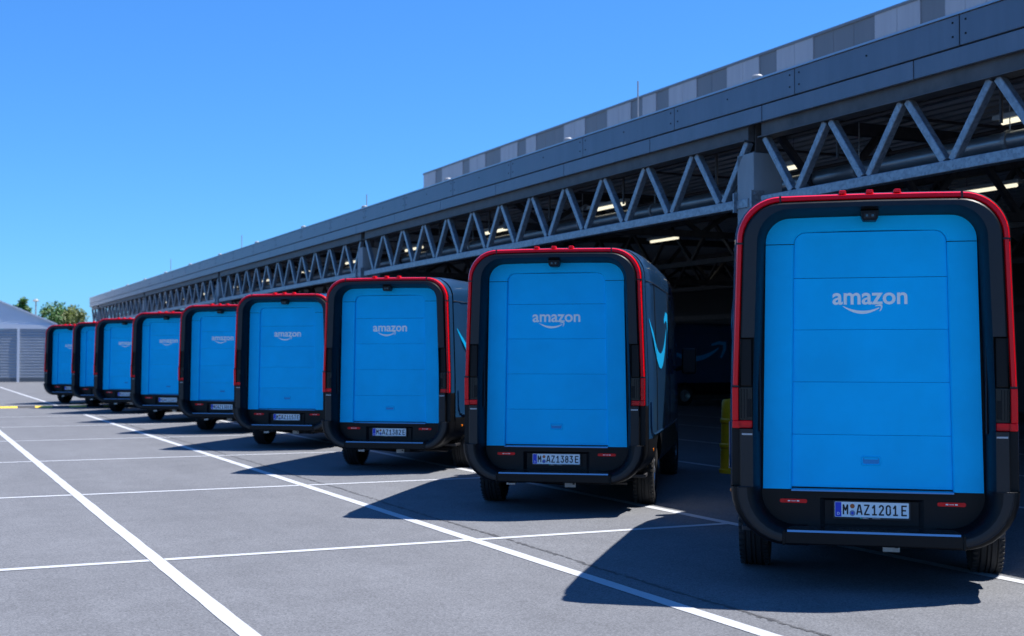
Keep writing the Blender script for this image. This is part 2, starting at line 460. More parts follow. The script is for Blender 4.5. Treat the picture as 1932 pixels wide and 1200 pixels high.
# short end stub beyond the last column
b = MB(); b.box(W_T-.07, W_T+.07, s+.1, U_END-.3, z_bot0, z_bot1); b.build('bottom_chord', M['galv'], canopy)
b = MB(); b.box(W_T-.05, W_T+.05, s+.1, U_END-.3, z_top0, z_top0+.27); b.build('top_chord', M['brown_steel'], canopy)
for i in range(2):
    s0 = s+.2+i*PITCH
    for a0, a1 in ((s0, s0+PITCH*.5), (s0+PITCH, s0+PITCH*.5)):
        b = MB(); b.bar((W_T, a0, z_top0), (W_T, a1, z_bot1), .1, .1, up=(1,0,0)); b.build('truss_diagonal', M['galv'], canopy)
# columns: concrete shaft, steel head
zc_top = zz(4.47)-.02
for c in COLS:
    b = MB(); b.box(W_T-.05, W_T+.44, c-.2, c+.2, 0, zc_top); b.build('column', M['concrete'], canopy, bevel=.012)
    b = MB(); b.box(W_T+.06, W_T+.30, c-.10, c-.08, zc_top, Z_FT-.32); b.box(W_T+.06, W_T+.30, c+.08, c+.10, zc_top, Z_FT-.32)
    b.box(W_T+.17, W_T+.19, c-.08, c+.08, zc_top, Z_FT-.32); b.box(W_T, W_T+.36, c-.17, c+.17, zc_top, zc_top+.02)
    b.build('column_head', M['brown_steel'], canopy)
    for sg in (-1, 1):
        b = MB()
        b.box(W_T-.11, W_T+.11, c+sg*.215-.014, c+sg*.215+.014, z_bot0-.05, z_bot1+.10)
        b.tube([(W_T-.06, c+sg*.2, z_bot1+.05), (W_T-.06, c+sg*.26, z_bot1+.05)], .018, 6)
        b.build('bearing_plate', M['galv'], canopy)
# inner longitudinal trusses and rafters seen through the front one (each bay one joined part)
def inner_truss_u(w, u0, u1, z0, z1, p=1.9):
    b = MB(); b.box(w-.06, w+.06, u0, u1, z0, z0+.12); b.box(w-.06, w+.06, u0, u1, z1, z1+.14)
    u = u0
    while u < u1-.1:
        b.bar((w,u,z1), (w,u+p/2,z0+.1), .08, .08, up=(1,0,0)); b.bar((w,u+p,z1), (w,u+p/2,z0+.1), .08, .08, up=(1,0,0)); u += p
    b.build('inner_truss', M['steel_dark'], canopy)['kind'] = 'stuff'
def inner_truss_w(u, w0, w1, z0, z1, p=1.9):
    b = MB(); b.box(w0, w1, u-.07, u+.07, z0, z0+.14); b.box(w0, w1, u-.08, u+.08, z1, z1+.18)
    w = w0
    while w < w1-.1:
        b.bar((w,u,z1), (w+p/2,u,z0+.1), .09, .09, up=(0,1,0)); b.bar((w+p,u,z1), (w+p/2,u,z0+.1), .09, .09, up=(0,1,0)); w += p
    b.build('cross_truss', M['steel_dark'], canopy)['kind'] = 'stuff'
M['steel_in'] = M['steel_dark']
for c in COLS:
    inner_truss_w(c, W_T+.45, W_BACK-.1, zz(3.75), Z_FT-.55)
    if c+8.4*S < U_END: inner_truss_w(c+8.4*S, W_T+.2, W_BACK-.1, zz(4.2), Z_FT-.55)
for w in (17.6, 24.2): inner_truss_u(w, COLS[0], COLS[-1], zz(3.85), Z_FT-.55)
for c in COLS:
    for w in (17.6, 24.2):
        b = MB(); b.box(w-.2, w+.2, c-.2, c+.2, 0, zz(3.7)); b.build('column', M['concrete'], canopy, bevel=.012)
# big duct and thinner pipes with hangers
b = MB(); wp, zp = 12.05, zz(4.18)
b.tube([(wp, COLS[0], zp), (wp, U_END-1, zp)], .115, 18); b.build('duct', M['duct'], canopy, smooth=40)
b = MB(); u = COLS[0]
while u < U_END-2:
    b.tube([(wp, u-.03, zp), (wp, u+.03, zp)], .135, 18); b.tube([(wp, u, zp+.1), (wp, u, zd)], .008, 5); u += 2.75
b.build('duct_clamps', M['galv'], canopy)['kind'] = 'stuff'
for (w, z, r) in ((11.5, zz(4.72), .035), (13.4, zz(4.62), .03), (15.2, zz(4.6), .04)):
    b = MB(); b.tube([(w, COLS[0], z), (w, U_END-2, z)], r, 8); b.build('sprinkler_pipe', M['pipe_dark'], canopy)
b = MB(); u = COLS[0]+1.0
while u < U_END-2:
    b.tube([(11.5,u,zz(4.72)), (16.5,u,zz(4.72))], .022, 6)
    b.tube([(11.5,u,zz(4.72)), (11.5,u,zd)], .008, 4); b.tube([(11.35,u+.6,z_top0+.1), (11.35,u+.6,zz(4.25))], .02, 6)
    b.tube([(11.0,u+1.8,z_top0+.02), (11.0,u+1.8,z_top0+.2)], .012, 5); u += 2.9
b.build('pipe_branches', M['pipe_dark'], canopy)['kind'] = 'stuff'
# back wall under the roof with a pale horizontal rail and dark gates
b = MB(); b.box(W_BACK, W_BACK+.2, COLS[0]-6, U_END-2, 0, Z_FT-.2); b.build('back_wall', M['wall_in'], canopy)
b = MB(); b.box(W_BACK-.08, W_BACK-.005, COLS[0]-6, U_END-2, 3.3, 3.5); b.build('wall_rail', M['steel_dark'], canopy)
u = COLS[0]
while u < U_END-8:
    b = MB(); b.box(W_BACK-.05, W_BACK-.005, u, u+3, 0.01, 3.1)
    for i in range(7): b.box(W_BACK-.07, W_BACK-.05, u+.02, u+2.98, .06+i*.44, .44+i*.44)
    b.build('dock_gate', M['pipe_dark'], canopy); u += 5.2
# ceiling lights, hanging: things of their own
ORD = ['first','second','third','fourth','fifth','sixth','seventh','eighth','ninth','tenth','eleventh','twelfth','thirteenth','fourteenth','fifteenth','sixteenth','seventeenth','eighteenth']
rows = ((12.08, 11.2, 'first'), (16.68, 11.4, 'second'), (21.8, 12.0, 'third'))
proto = None
for (w, u0, nm) in rows:
    u = u0; cnt = 0
    while u < 80:
        z = 4.55
        if w < 12.5 or u > 0:
            if proto is None:
                root = empty('ceiling_light'); 
                b = MB(); b.box(-.07,.07,-.72,.72,.03,.09); b.build('housing', M['deck'], root)
                b = MB(); b.tube([(0,-.62,0),(0,.62,0)], .032, 10); b.build('light_tube', M['lamp'], root)
                b = MB()
                for q in (-.5,.5): b.tube([(0,q,.09),(0,q,zd-4.55)], .005, 4)
                b.build('hanger', M['pipe_dark'], root)
                proto = root; o = root
            else:
                o = proto.copy(); COL.objects.link(o)
                for ch in proto.children:
                    c2 = ch.copy(); COL.objects.link(c2); c2.parent = o
            o.location = lot(w, u, z); o.rotation_euler = (0,0,THETA)
            tag(o, 'lit tube under the hall roof, %s from right in %s row behind truss' % (ORD[cnt], nm), 'ceiling light', '%s row of ceiling lights in the hall' % nm)
        u += 5.25; cnt += 1

# roof vents and lightning rods above the fascia: things of their own
vproto = None
for k in range(0, 12):
    u = (15.6 + 6.0*k)*1.02; 
    if u > U_END-1: break
    if vproto is None:
        b = MB(); b.lathe([(0,.055),(.30,.055),(.30,.085),(.36,.085),(.385,.06),(.39,.001)], 18, 'z')
        vproto = o = b.build('roof_vent', M['vent'], smooth=30)
    else: o = vproto.copy(); COL.objects.link(o)
    o.location = lot(11.4, u, Z_FT-.05)
    tag(o, 'small round roof vent above the canopy fascia, %s counted from the right' % ORD[k], 'roof vent', 'roof vents along the canopy edge')
for k, (px, h, lab) in enumerate(((1205,1.05,'thin white lightning rod standing in front of the striped warehouse wall'),(691,.75,'thin lightning rod on the roof edge left of the striped warehouse'),(455,.9,'thin lightning rod on the canopy roof above the fourth van'),(321,1.0,'thin lightning rod on the far canopy roof above the sixth van'))):
    kk = (px-966)/F_PX; w = 11.6; Y = w/(kk*math.cos(THETA)+math.sin(THETA)); X = kk*Y
    b = MB(); b.tube([(0,0,0),(0,0,h)], .014, 6); b.box(-.1,.1,-.1,.1,0,.06)
    o = b.build('lightning_rod', M['vent'], loc=(X, Y, Z_FT-.05)); tag(o, lab, 'lightning rod')

# ------------------------------------------------------------------ warehouse behind, striped upper wall
ware = empty('warehouse', (0,0,0), THETA)
tag(ware, 'tall flat warehouse with light and dark grey vertical stripes rising behind the canopy', 'building')
ZW = EYE + .3951*31.0
def u_at(px, w):
    k = (px-966)/F_PX; Y = w/(k*math.cos(THETA)+math.sin(THETA)); X = k*Y
    return -X*math.sin(THETA)+Y*math.cos(THETA)
bx = [799,822,834,873,886,916,945,977,993,1012,1065,1105,1147,1192,1214,1240,1264,1317,1374.5,1436,1469,1539,1656,1743,1790,2000,2120,2500]
for i in range(len(bx)-1):
    ua, ub = u_at(bx[i], 31.0), u_at(bx[i+1], 31.0)
    b = MB(); off = 0 if i % 2 == 0 else .03
    # cladding panel with shallow vertical ribs
    nr = max(1, int(round((ua-ub)/1.0))); 
    for r_ in range(nr):
        y0 = ub + (ua-ub)*r_/nr; y1 = ub + (ua-ub)*(r_+1)/nr
        b.box(W_BACK-.02+off, W_BACK+.12, y0+.008, y1-.008, Z_FT-.15, ZW-.105)
    b.build('wall_panel', M['pane_light'] if i % 2 == 0 else M['pane_dark'], ware)
u0, u1 = u_at(2500, 31.0), u_at(799, 31.0)
b = MB(); b.box(W_BACK-.06, W_BACK+.3, u0, u1+.05, ZW-.10, ZW); b.build('parapet_cap', M['cap'], ware)
b = MB(); b.box(W_BACK+.21, W_BACK+40, u0, u1, 0, ZW-.12); b.build('wall', M['pane_dark'], ware)

# ------------------------------------------------------------------ delivery vans
ZS = [.745, 1.0, 1.163, 1.474, 1.83, 2.1, 2.52]
def side(z):
    if z < 1.4: return .995
    if z < 2.5: return .995 - .036*(z-1.4)/1.1
    return .959 - .016*(z-2.5)/.4
def half(inset=0, zb=.33, zt=2.87, rb=.40, rt=.32, sidef=side, zs=ZS, grow=0, xb=.45, xt=.42):
    P = [(0, zb), (min(xb, .45), zb)]
    zz_ = zb+rb; cx = sidef(zz_)-inset-rb
    for i in range(9):
        a = R(-90 + 90*i/8); P.append((cx+rb*math.cos(a), zz_+rb*math.sin(a)))
    for z in zs: P.append((sidef(z)-inset, z))
    zc = zt-rt; cx = sidef(zc)-inset-rt
    for i in range(11):
        a = R(90*i/10); P.append((cx+rt*math.cos(a), zc+rt*math.sin(a)))
    P += [(min(xt, cx*.7), zt+.003), (0, zt+.006)]
    return P          # 31 points: 0-1 bottom, 2-10 arc, 11-17 side, 18-28 top arc, 29-30 top
def band(b, A, ya, B_, yb, i0, i1, sides=(1,-1), mi=0, skip=()):
    """quads between half outlines A (depth ya) and B_ (depth yb) from station i0 to i1"""
    for sg in sides:
        for i in range(i0, i1):
            if i in skip: continue
            v = [(sg*A[i][0],ya,A[i][1]),(sg*A[i+1][0],ya,A[i+1][1]),(sg*B_[i+1][0],yb,B_[i+1][1]),(sg*B_[i][0],yb,B_[i][1])]
            b.add(v, [(0,1,2,3)] if sg < 0 else [(3,2,1,0)], mi)

S0 = half(-.012)
S1 = half(0)
S2 = half(.006, zt=2.862, zb=.336)
S3 = half(.060, zb=.345, zt=2.812, rb=.37, rt=.28)
S4 = half(.064, zb=.35, zt=2.808, rb=.37, rt=.278)
S4b = half(.073, zb=.356, zt=2.798, rb=.365, rt=.27)
S5 = half(.160, zb=.425, zt=2.764, rb=.29, rt=.235)
S6 = half(.180, zb=.437, zt=2.750, rb=.27, rt=.22)
S6b = half(.193, zb=.445, zt=2.735, rb=.26, rt=.208)
S7 = half(.210, zb=.455, zt=2.715, rb=.24, rt=.19)

def make_van():
    root = empty('delivery_van')
    # ---- body shell
    st = [(.262, -.012, .40, 2.872, .32, .30), (.45, -.035, .40, 2.885, .30, .30), (1.0, -.048, .40, 2.895, .25, .30),
          (2.5, -.05, .38, 2.90, .2, .30), (4.0, -.05, .38, 2.89, .2, .32), (4.5, -.045, .38, 2.80, .2, .36), (5.0, -.03, .38, 2.42, .2, .38),
          (5.45, .0, .38, 1.95, .2, .36), (5.75, .05, .38, 1.50, .2, .30), (6.0, .11, .40, 1.28, .22, .28), (6.2, .22, .42, 1.10, .24, .28), (6.3, .36, .48, .95, .2, .2)]
    b = MB(); rings = []
    for (y, ins, zb, zt, rb, rt) in st:
        zlo, zhi = zb+rb, zt-rt
        base = [.80, 1.0, 1.35, 1.7, 2.0, 2.25, 2.52]
        zs = [zlo + (zhi-zlo)*(z-.73)/(2.55-.73) for z in base] if zhi < 2.5 else [max(zlo+.005, z) for z in base]
        H = half(ins, zb, zt, rb, rt, zs=zs)
        rings.append([(x,y,z) for x,z in H] + [(-x,y,z) for x,z in H[-2:0:-1]])
    n = len(rings[0])
    b.v = [p for rg in rings for p in rg]
    for k in range(len(rings)-1):
        for i in range(n):
            q = (k*n+i, k*n+(i+1)%n, (k+1)*n+(i+1)%n, (k+1)*n+i)
            zc = sum(b.v[j][2] for j in q)/4; yc = sum(b.v[j][1] for j in q)/4; xc = abs(sum(b.v[j][0] for j in q)/4)
            ii = i if i <= 30 else 60-i-1
            mi = 0
            if ii < 11 : mi = 1
            if k in (5,6,7) and ii >= 19: mi = 2           # windscreen
            if k in (5,6) and 14 <= ii < 18: mi = 2      # cab side window
            b.f.append(q); b.m.append(mi)
    b.f += [tuple(range(n-1,-1,-1)), tuple((len(rings)-1)*n+i for i in range(n))]; b.m += [1, 1]
    body = b.build('body', [M['body'], M['black'], M['glass']], root, smooth=30)
    cut = MB()
    for yw in (1.22, 5.12):
        prof = []
        cut.tube([(-1.3,yw,.37),(1.3,yw,.37)], .445, 32)
    co = cut.build('cutter', M['black'])
    md = body.modifiers.new('arches', 'BOOLEAN'); md.operation = 'DIFFERENCE'; md.object = co; md.solver = 'EXACT'
    dg = bpy.context.evaluated_depsgraph_get(); dg.update()
    me = bpy.data.meshes.new_from_object(body.evaluated_get(dg)); body.modifiers.clear()
    if len(me.polygons) > 200: 
        body.data = me
        me.shade_smooth(); me.set_sharp_from_angle(angle=R(30))
    bpy.data.objects.remove(co)
    # ---- rear surround (above the bumper corners)
    b = MB(); sk = (13, 14)
    band(b, S0, .202, S1, .07, 13, 30, mi=1); band(b, S0, .202, S1, .07, 10, 13, mi=0)
    band(b, S1, .07, S2, .045, 11, 30)
    band(b, S2, .045, S3, .045, 11, 30)
    band(b, S3, .045, S4, -.004, 11, 30); band(b, S4, -.004, S4b, -.014, 11, 30, skip=sk)
    band(b, S4b, -.014, S5, -.020, 11, 30, mi=2, skip=sk)
    band(b, S5, -.020, S6, .025, 11, 30); band(b, S6, .025, S6b, .11, 11, 30); band(b, S6b, .11, S7, .205, 11, 30)
    band(b, S5, -.020, S5, .045, 13, 15)                       # wall of the lamp recess
    for sg in (1,-1):
        for z, i in ((1.163, 13), (1.83, 15)):
            b.add([(sg*S4[i][0],-.014,z),(sg*S5[i][0],-.020,z),(sg*S5[i][0],.05,z),(sg*S4[i][0],.05,z)], [(0,1,2,3)])
        b.add([(sg*S3[13][0],.045,1.163),(sg*S5[13][0],.045,1.163),(sg*S5[15][0],.045,1.83),(sg*S3[15][0],.045,1.83)], [(0,1,2,3)])
    b.build('rear_surround', [M['black'], M['body'], M['grey_plastic']], root, smooth=28)
    # ---- bumper corners and under-lip
    for sg in (1,-1):
        b = MB(); pr = .026
        band(b, half(-.012,zb=.33), .45, half(-.004,zb=.326), .05, 1, 11, (sg,), 0)
        sq = ((half(-.004,zb=.326), .05), (half(.001,zb=.329), .012), (half(.013,zb=.334,rb=.395), -.012), (half(.030,zb=.343,rb=.385), -.023), (half(.050,zb=.356,rb=.37), -pr),
              (half(.115,zb=.402,rb=.32), -pr-.002), (half(.135,zb=.415,rb=.30), -.022), (half(.152,zb=.427,rb=.29), -.010), (S6, .025))
        for k_, ((A_, ya_), (B2, yb_)) in enumerate(zip(sq, sq[1:])): band(b, A_, ya_, B2, yb_, 1, 11, (sg,), 1 if k_ == 4 else 0); band(b, S6, .025, S7, .205, 1, 11, (sg,), 0)
        zt_ = .745
        for A, ya, B_, yb in ((half(.02), -pr, half(.150), -pr),):
            b.add([(sg*A[11][0],ya,zt_-.0),(sg*B_[11][0],yb,zt_),(sg*B_[11][0],.03,zt_),(sg*A[11][0],.03,zt_)], [(0,1,2,3)])
        b.build('bumper_corner', [M['black'], M['grey_plastic']], root, smooth=50)
        # seam strip outlining the corner piece
        b = MB(); Q = half(.047, zb=.352, rb=.38); b.tube([(sg*Q[i][0], -pr-.0005, Q[i][1]) for i in range(3, 12)], .004, 5)
        b.tube([(sg*(Q[11][0]-.005), -pr-.0005, .743), (sg*(Q[11][0]-.10), -pr-.0005, .743)], .004, 5)
        b.build('seam', M['dark'], root)
    b = MB(); b.box(-.63,.63,.03,.20,.335,.43); b.build('bumper_beam', M['black'], root, bevel=.01)
    b = MB(); b.box(-.615,.615,-.03,.028,.338,.437)
    for sx in (-.62,.62): b.box(sx-.012,sx+.012,-.034,.03,.33,.442)
    b.build('rear_step', M['black'], root, bevel=.012)
    b = MB(); b.add([(-.595,-.043,.430),(.595,-.043,.430),(.595,-.030,.4435),(-.595,-.030,.4435),(.595,.19,.452),(-.595,.19,.452)], [(0,1,2,3),(3,2,4,5)])
    b.build('step_plate', M['chrome'], root)
    # ---- lower panel with the plate pocket
    b = MB(); ya = .205
    for x0, x1, z0, z1 in ((-.80,-.365,.44,.712),(.365,.80,.44,.712),(-.365,.365,.655,.712),(-.365,.365,.44,.458)):
        b.add([(x0,ya,z0),(x1,ya,z0),(x1,ya,z1),(x0,ya,z1)], [(0,1,2,3)])
    x0, x1, z0, z1, yb = -.365, .365, .458, .655, .235
    c = [(x0,z0),(x1,z0),(x1,z1),(x0,z1)]; ci = [(x0+.035,z0+.0),(x1-.035,z0+.0),(x1-.035,z1-.02),(x0+.035,z1-.02)]
    for i in range(4):
        j = (i+1)%4; b.add([(c[i][0],ya,c[i][1]),(c[j][0],ya,c[j][1]),(ci[j][0],yb,ci[j][1]),(ci[i][0],yb,ci[i][1])], [(0,1,2,3)])
    b.add([(p[0],yb,p[1]) for p in ci], [(0,1,2,3)])
    b.build('bumper_panel', M['black'], root, fixn=True)
    b = MB(); b.add([(-.57,.170,.714),(.57,.170,.714),(.57,.205,.722),(-.57,.205,.722),(-.57,.162,.705),(.57,.162,.705)], [(0,1,2,3),(4,5,1,0)])
    b.build('door_sill', M['chrome'], root)
    # ---- blue door frame: header and two pillars
    sb = lambda z: .775 - .032*(z-.72)/1.9
    sd = lambda z: .578 - .030*(z-.72)/1.9
    OB = half(0, .45, 2.715, .2, .18, sidef=sb, zs=[.715,.9,1.163,1.474,1.83,2.1,2.525])
    ID = half(0, .45, 2.62, .2, .092, sidef=sd, zs=[.715,.9,1.163,1.474,1.83,2.1,2.525])
    ID2 = half(.010, .45, 2.61, .2, .085, sidef=sd, zs=[.715,.9,1.163,1.474,1.83,2.1,2.525])
    yf = .196
    b = MB(); band(b, OB, yf, ID, yf, 17, 30); band(b, ID, yf, ID2, yf+.012, 17, 30); band(b, ID2, yf+.012, ID2, yf+.05, 17, 30); band(b, OB, yf, OB, yf+.05, 17, 30)
    b.build('door_header', M['blue'], root, smooth=30)
    for sg in (1,-1):
        b = MB(); O2 = [list(p) for p in OB]; I2 = [list(p) for p in ID]; J2 = [list(p) for p in ID2]
        for q in (O2, I2, J2): q[17][1] = 2.519
        band(b, O2, yf, I2, yf, 11, 17, (sg,)); band(b, I2, yf, J2, yf+.012, 11, 17, (sg,)); band(b, J2, yf+.012, J2, yf+.05, 11, 17, (sg,)); band(b, O2, yf, O2, yf+.05, 11, 17, (sg,))
        for i in (11, 17):
            b.add([(sg*O2[i][0],yf,O2[i][1]),(sg*I2[i][0],yf,I2[i][1]),(sg*I2[i][0],yf+.05,I2[i][1]),(sg*O2[i][0],yf+.05,O2[i][1])], [(0,1,2,3)])
        b.build('door_pillar', M['blue'], root, smooth=30)
    b = MB(); b.box(-.8,.8,.2495,.252,.72,2.70); b.build('door_backing', M['dark'], root)
    # ---- roller door slats
    ys = .226; zsl = [.730, 1.117, 1.504, 1.889, 2.27]
    for i, z0 in enumerate(zsl):
        z1 = zsl[i+1] if i < 4 else 2.6085
        b = MB(); a0, a1 = sd(z0)-.0105, sd(z1)-.0105
        if i < 4:
            poly = [(-a0,z0+.0008),(a0,z0+.0008),(a1,z1-.0008),(-a1,z1-.0008)]
        else:
            poly = [(-a0,z0+.002),(a0,z0+.002)] + [(a1-.085+.085*math.cos(R(t)), z1-.085+.085*math.sin(R(t))) for t in range(0,91,15)] + [(-a1+.085-.085*math.cos(R(t)), z1-.085+.085*math.sin(R(t))) for t in range(90,-1,-15)]
        b.prism(poly, ys, ys+.018)
        b.build('door_slat', M['blue'], root, bevel=.0025, seg=2)
    # handle: raised rim round a flat face, recess shade painted in as darker blue
    def rrect(cx, cz, hw, hh, r, n=5):
        P = []
        for (sx, sz, t0) in ((1,-1,-90),(1,1,0),(-1,1,90),(-1,-1,180)):
            for i in range(n+1):
                t = R(t0+90*i/n); P.append((cx+sx*(hw-r)+r*math.cos(t), cz+sz*(hh-r)+r*math.sin(t)))
        return P
    b = MB(); P = [rrect(0,.930,.072,.037,.02), rrect(0,.930,.066,.031,.016), rrect(0,.930,.060,.024,.012), rrect(0,.930,.056,.021,.010)]
    Ys = [ys-.0005, ys-.006, ys-.003, ys+.014]
    for k in range(3):
        m_ = len(P[0])
        for i in range(m_):
            j = (i+1)%m_; b.add([(P[k][i][0],Ys[k],P[k][i][1]),(P[k][j][0],Ys[k],P[k][j][1]),(P[k+1][j][0],Ys[k+1],P[k+1][j][1]),(P[k+1][i][0],Ys[k+1],P[k+1][i][1])], [(0,1,2,3)])
    b.add([(p[0],ys-.0015,p[1]) for p in P[3]], [tuple(range(len(P[3])))], 1)
    b.add([(p[0],Ys[2]+.0,p[1]-.0) for p in rrect(0,.945,.05,.006,.004)], [tuple(range(24))], 0)
    M.setdefault('blue_shade', mat('blue_recess_shade', (0.0,.26,.60), .5))
    b.build('door_handle', [M['blue'], M['blue_shade']], root, smooth=30)
    # ---- logo
    b = MB(); v, f = text_mesh('amazon', .16, offset=.0030, target=.53)
    zsx = [q[2] for q in v]; k = .0875/(max(zsx)-min(zsx)); z0 = min(zsx)
    b.add([(q[0], ys-.0016+(0 if q[1] > 0 else -.0004), 2.072+(q[2]-z0)*k) for q in v], f)
    def P_(zx, zy): return ((zx-967)*.0003618, 2.074-(zy-480)*.0003618)
    # smile: upper and lower edge as arcs
    up, lo = [], []
    for i in range(21):
        t = i/20
        xu = 442+(1150-442)*t; yu = (1-t)**2*508 + 2*t*(1-t)*690 + t*t*542
        yl = (1-t)**2*522 + 2*t*(1-t)*800 + t*t*560
        up.append(P_(xu, yu)); lo.append(P_(xu+ (6 if i > 18 else 0), yl))
    for i in range(20): b.add([(up[i][0],ys-.0018,up[i][1]),(up[i+1][0],ys-.0018,up[i+1][1]),(lo[i+1][0],ys-.0018,lo[i+1][1]),(lo[i][0],ys-.0018,lo[i][1])], [(0,1,2,3)])
    ar = [(1070,522),(1085,500),(1130,486),(1180,483),(1210,492),(1216,520),(1208,560),(1190,600),(1165,625),(1156,618),(1174,580),(1182,545),(1180,522),(1150,515),(1110,516)]
    ar = [P_(*q) for q in ar]; cx_, cz_ = P_(1196, 506)
    n_ = len(ar)
    for i in range(7): b.add([(ar[i][0],ys-.0019,ar[i][1]),(ar[i+1][0],ys-.0019,ar[i+1][1]),(ar[n_-1-i-1][0],ys-.0019,ar[n_-1-i-1][1]),(ar[n_-1-i][0],ys-.0019,ar[n_-1-i][1])], [(0,1,2,3)])
    b.build('logo', M['print'], root, fixn=False)
    # ---- red light bars: rounded section following the outline
    R0, R1, R2, R3, R4 = half(.007, zt=2.863), half(.010, zt=2.861), half(.019, zt=2.852, rt=.31), half(.046, zt=2.826, rt=.29), half(.054, zt=2.819, rt=.286)
    def lens(i0, i1, sides, name='light_bar'):
        b = MB(); seq = ((R0,.062),(R1,.035),(R2,.016),(R3,.012),(R4,.022),(R4,.046))
        for (A, ya), (B_, yb) in zip(seq, seq[1:]): band(b, A, ya, B_, yb, i0, i1, sides)
        return b.build(name, M['red'], root, smooth=40)
    lens(28, 30, (1,-1)); 
    for sg in (1,-1):
        lens(17, 28, (sg,)); lens(14, 17, (sg,))
        # joints between the bars
        for i in (28, 17, 14):
            b = MB(); p, q = R0[i], R4[i]; d = .006
            if i == 28: b.box(sg*.0+sg*(p[0])-d, sg*p[0]+d, .008, .05, q[1]-.004, p[1]+.001)
            else: b.box(min(sg*(p[0]+.0005),sg*(q[0]-.004)), max(sg*(p[0]+.0005),sg*(q[0]-.004)), .009, .05, p[1]-d, p[1]+d)
            b.build('lamp_joint', M['dark'], root)
        # tail lamp
        tl = MB(); x0, x1, x2 = side(1.3)-.010, side(1.3)-.056, side(1.3)-.156
        def bb(xa, xb_, y0, y1, z0, z1, mi): tl.box(min(sg*xa,sg*xb_), max(sg*xa,sg*xb_), y0, y1, z0, z1, mi)
        bb(x0, x1, .012, .05, 1.225, 1.466, 0); bb(x0, x2, .012, .05, 1.168, 1.224, 0)
        t_ = tl.build('tail_lamp', M['red'], root, bevel=.006)
        tl = MB(); bb(x1-.004, x2, .016, .048, 1.228, 1.466, 0)
        for q in range(3): bb(x1-.018-q*.02, x1-.024-q*.02, .0145, .018, 1.24, 1.455, 1)
        bb(x1-.06, x2+.006, .0145, .018, 1.25, 1.38, 1)
        tl.build('reversing_lamp', [M['clear'], M['black']], root, bevel=.004)
        tl = MB(); bb(x1-.008, x2, .018, .048, 1.474, 1.826, 0); tl.build('vent_panel', M['black'], root, bevel=.008)
        # ledge under the lamp
        tl = MB(); xa, xb_ = sg*(x0-.07), sg*(x2)
        tl.add([(xa,.045,1.162),(xb_,.045,1.162),(xb_,-.021,1.132),(xa,-.021,1.132),(xa,-.021,1.12),(xb_,-.021,1.12)], [(0,1,2,3),(3,2,5,4)])
        tl.build('lamp_ledge', M['trim'], root)
        # inner black slot in the side wall of the recess
        b = MB(); xs = side(1.4)-.198
        b.box(min(sg*xs,sg*(xs-.010)), max(sg*xs,sg*(xs-.010)), .12, .185, 1.14, 1.84); b.build('slot_cover', M['dark'], root, bevel=.004)
        # reflectors in the lower panel
        b = MB(); xc = sg*.555
        b.add([(p[0],.199,p[1]) for p in rrect(xc,.628,.098,.0145,.012)], [tuple(range(24))])
        b.prism(rrect(xc,.628,.098,.0145,.012), .1985, .206); 
        for q in (-.032,.032): b.box(xc+q-.009, xc+q+.009, .1972, .1983, .624, .632, 1)
        for q in (-.012,-.004,.004,.012): b.box(xc+q-.0025, xc+q+.0025, .1972, .1983, .625, .631, 1)
        b.build('reflector', [M['red'], M['print']], root)
    for x in (-.19, 0, .19):
        b = MB(); b.prism([(x-.028,2.868),(x+.028,2.868),(x+.022,2.894),(x-.022,2.894)], .03, .12); b.build('marker_lamp', M['red'], root, bevel=.005)
    # camera housing under the header
    b = MB(); b.prism([(-.065,2.745),(.065,2.745),(.058,2.695),(.045,2.672),(-.045,2.672),(-.058,2.695)], .045, .16)
    b.box(-.04,.04,.040,.0445,2.688,2.728,1)
    for q in (-.02,.02): b.box(q-.009,q+.009,.036,.0395,2.698,2.718,2)
    b.build('rear_camera', [M['black'], M['dark'], M['glass']], root, bevel=.004)
    # ---- number plate
    pl = MB(); pl.prism(rrect(0,.572,.272,.066,.008), .205, .222); ph_ = pl.build('plate_holder', M['ink'], root)
    b = MB(); b.prism(rrect(0,.575,.26,.055,.006), .198, .2045); b.build('number_plate', M['plate'], root)
    b = MB(); b.add([(-.257,.1972,.523),(-.213,.1972,.523),(-.213,.1972,.627),(-.257,.1972,.627)], [(0,1,2,3)])
    v, f = text_mesh('D', .028, offset=.0003, extrude=0); b.add([(q[0]-.235, .1965, q[2]+.535) for q in v], f, 1)
    b.build('country_strip', [M['plate_blue'], M['plate']], root, fixn=False)
    b = MB()
    for (r_, zc, mi) in ((.0165,.600,0),(.0205,.5495,1)):
        m_ = 20; b.add([(-.135+r_*math.cos(2*math.pi*i/m_), .1968, zc+r_*math.sin(2*math.pi*i/m_)) for i in range(m_)], [tuple(range(m_))], mi)
    b.add([(-.135+.009*math.cos(2*math.pi*i/8), .1960, .5495+.010*math.sin(2*math.pi*i/8)) for i in range(8)], [tuple(range(8))], 2)
    b.build('plate_seal', [M['seal_orange'], M['seal_grey'], M['plate_blue']], root, fixn=False)
    b = MB(); b.box(-.082,-.068,.2036,.2046,.509,.518,0)
    for x0_, x1_, zc in ((-.064,-.036,.5155),(-.064,-.020,.5110),(.004,.062,.5130)): b.box(x0_,x1_,.2036,.2046,zc-.0016,zc+.0016,1)
    b.build('holder_print', [M['green'], M['trim']], ph_)
    # ---- body side details
    yfun = lambda y: .012 if y < .3 else (.035 if y < .6 else .05)
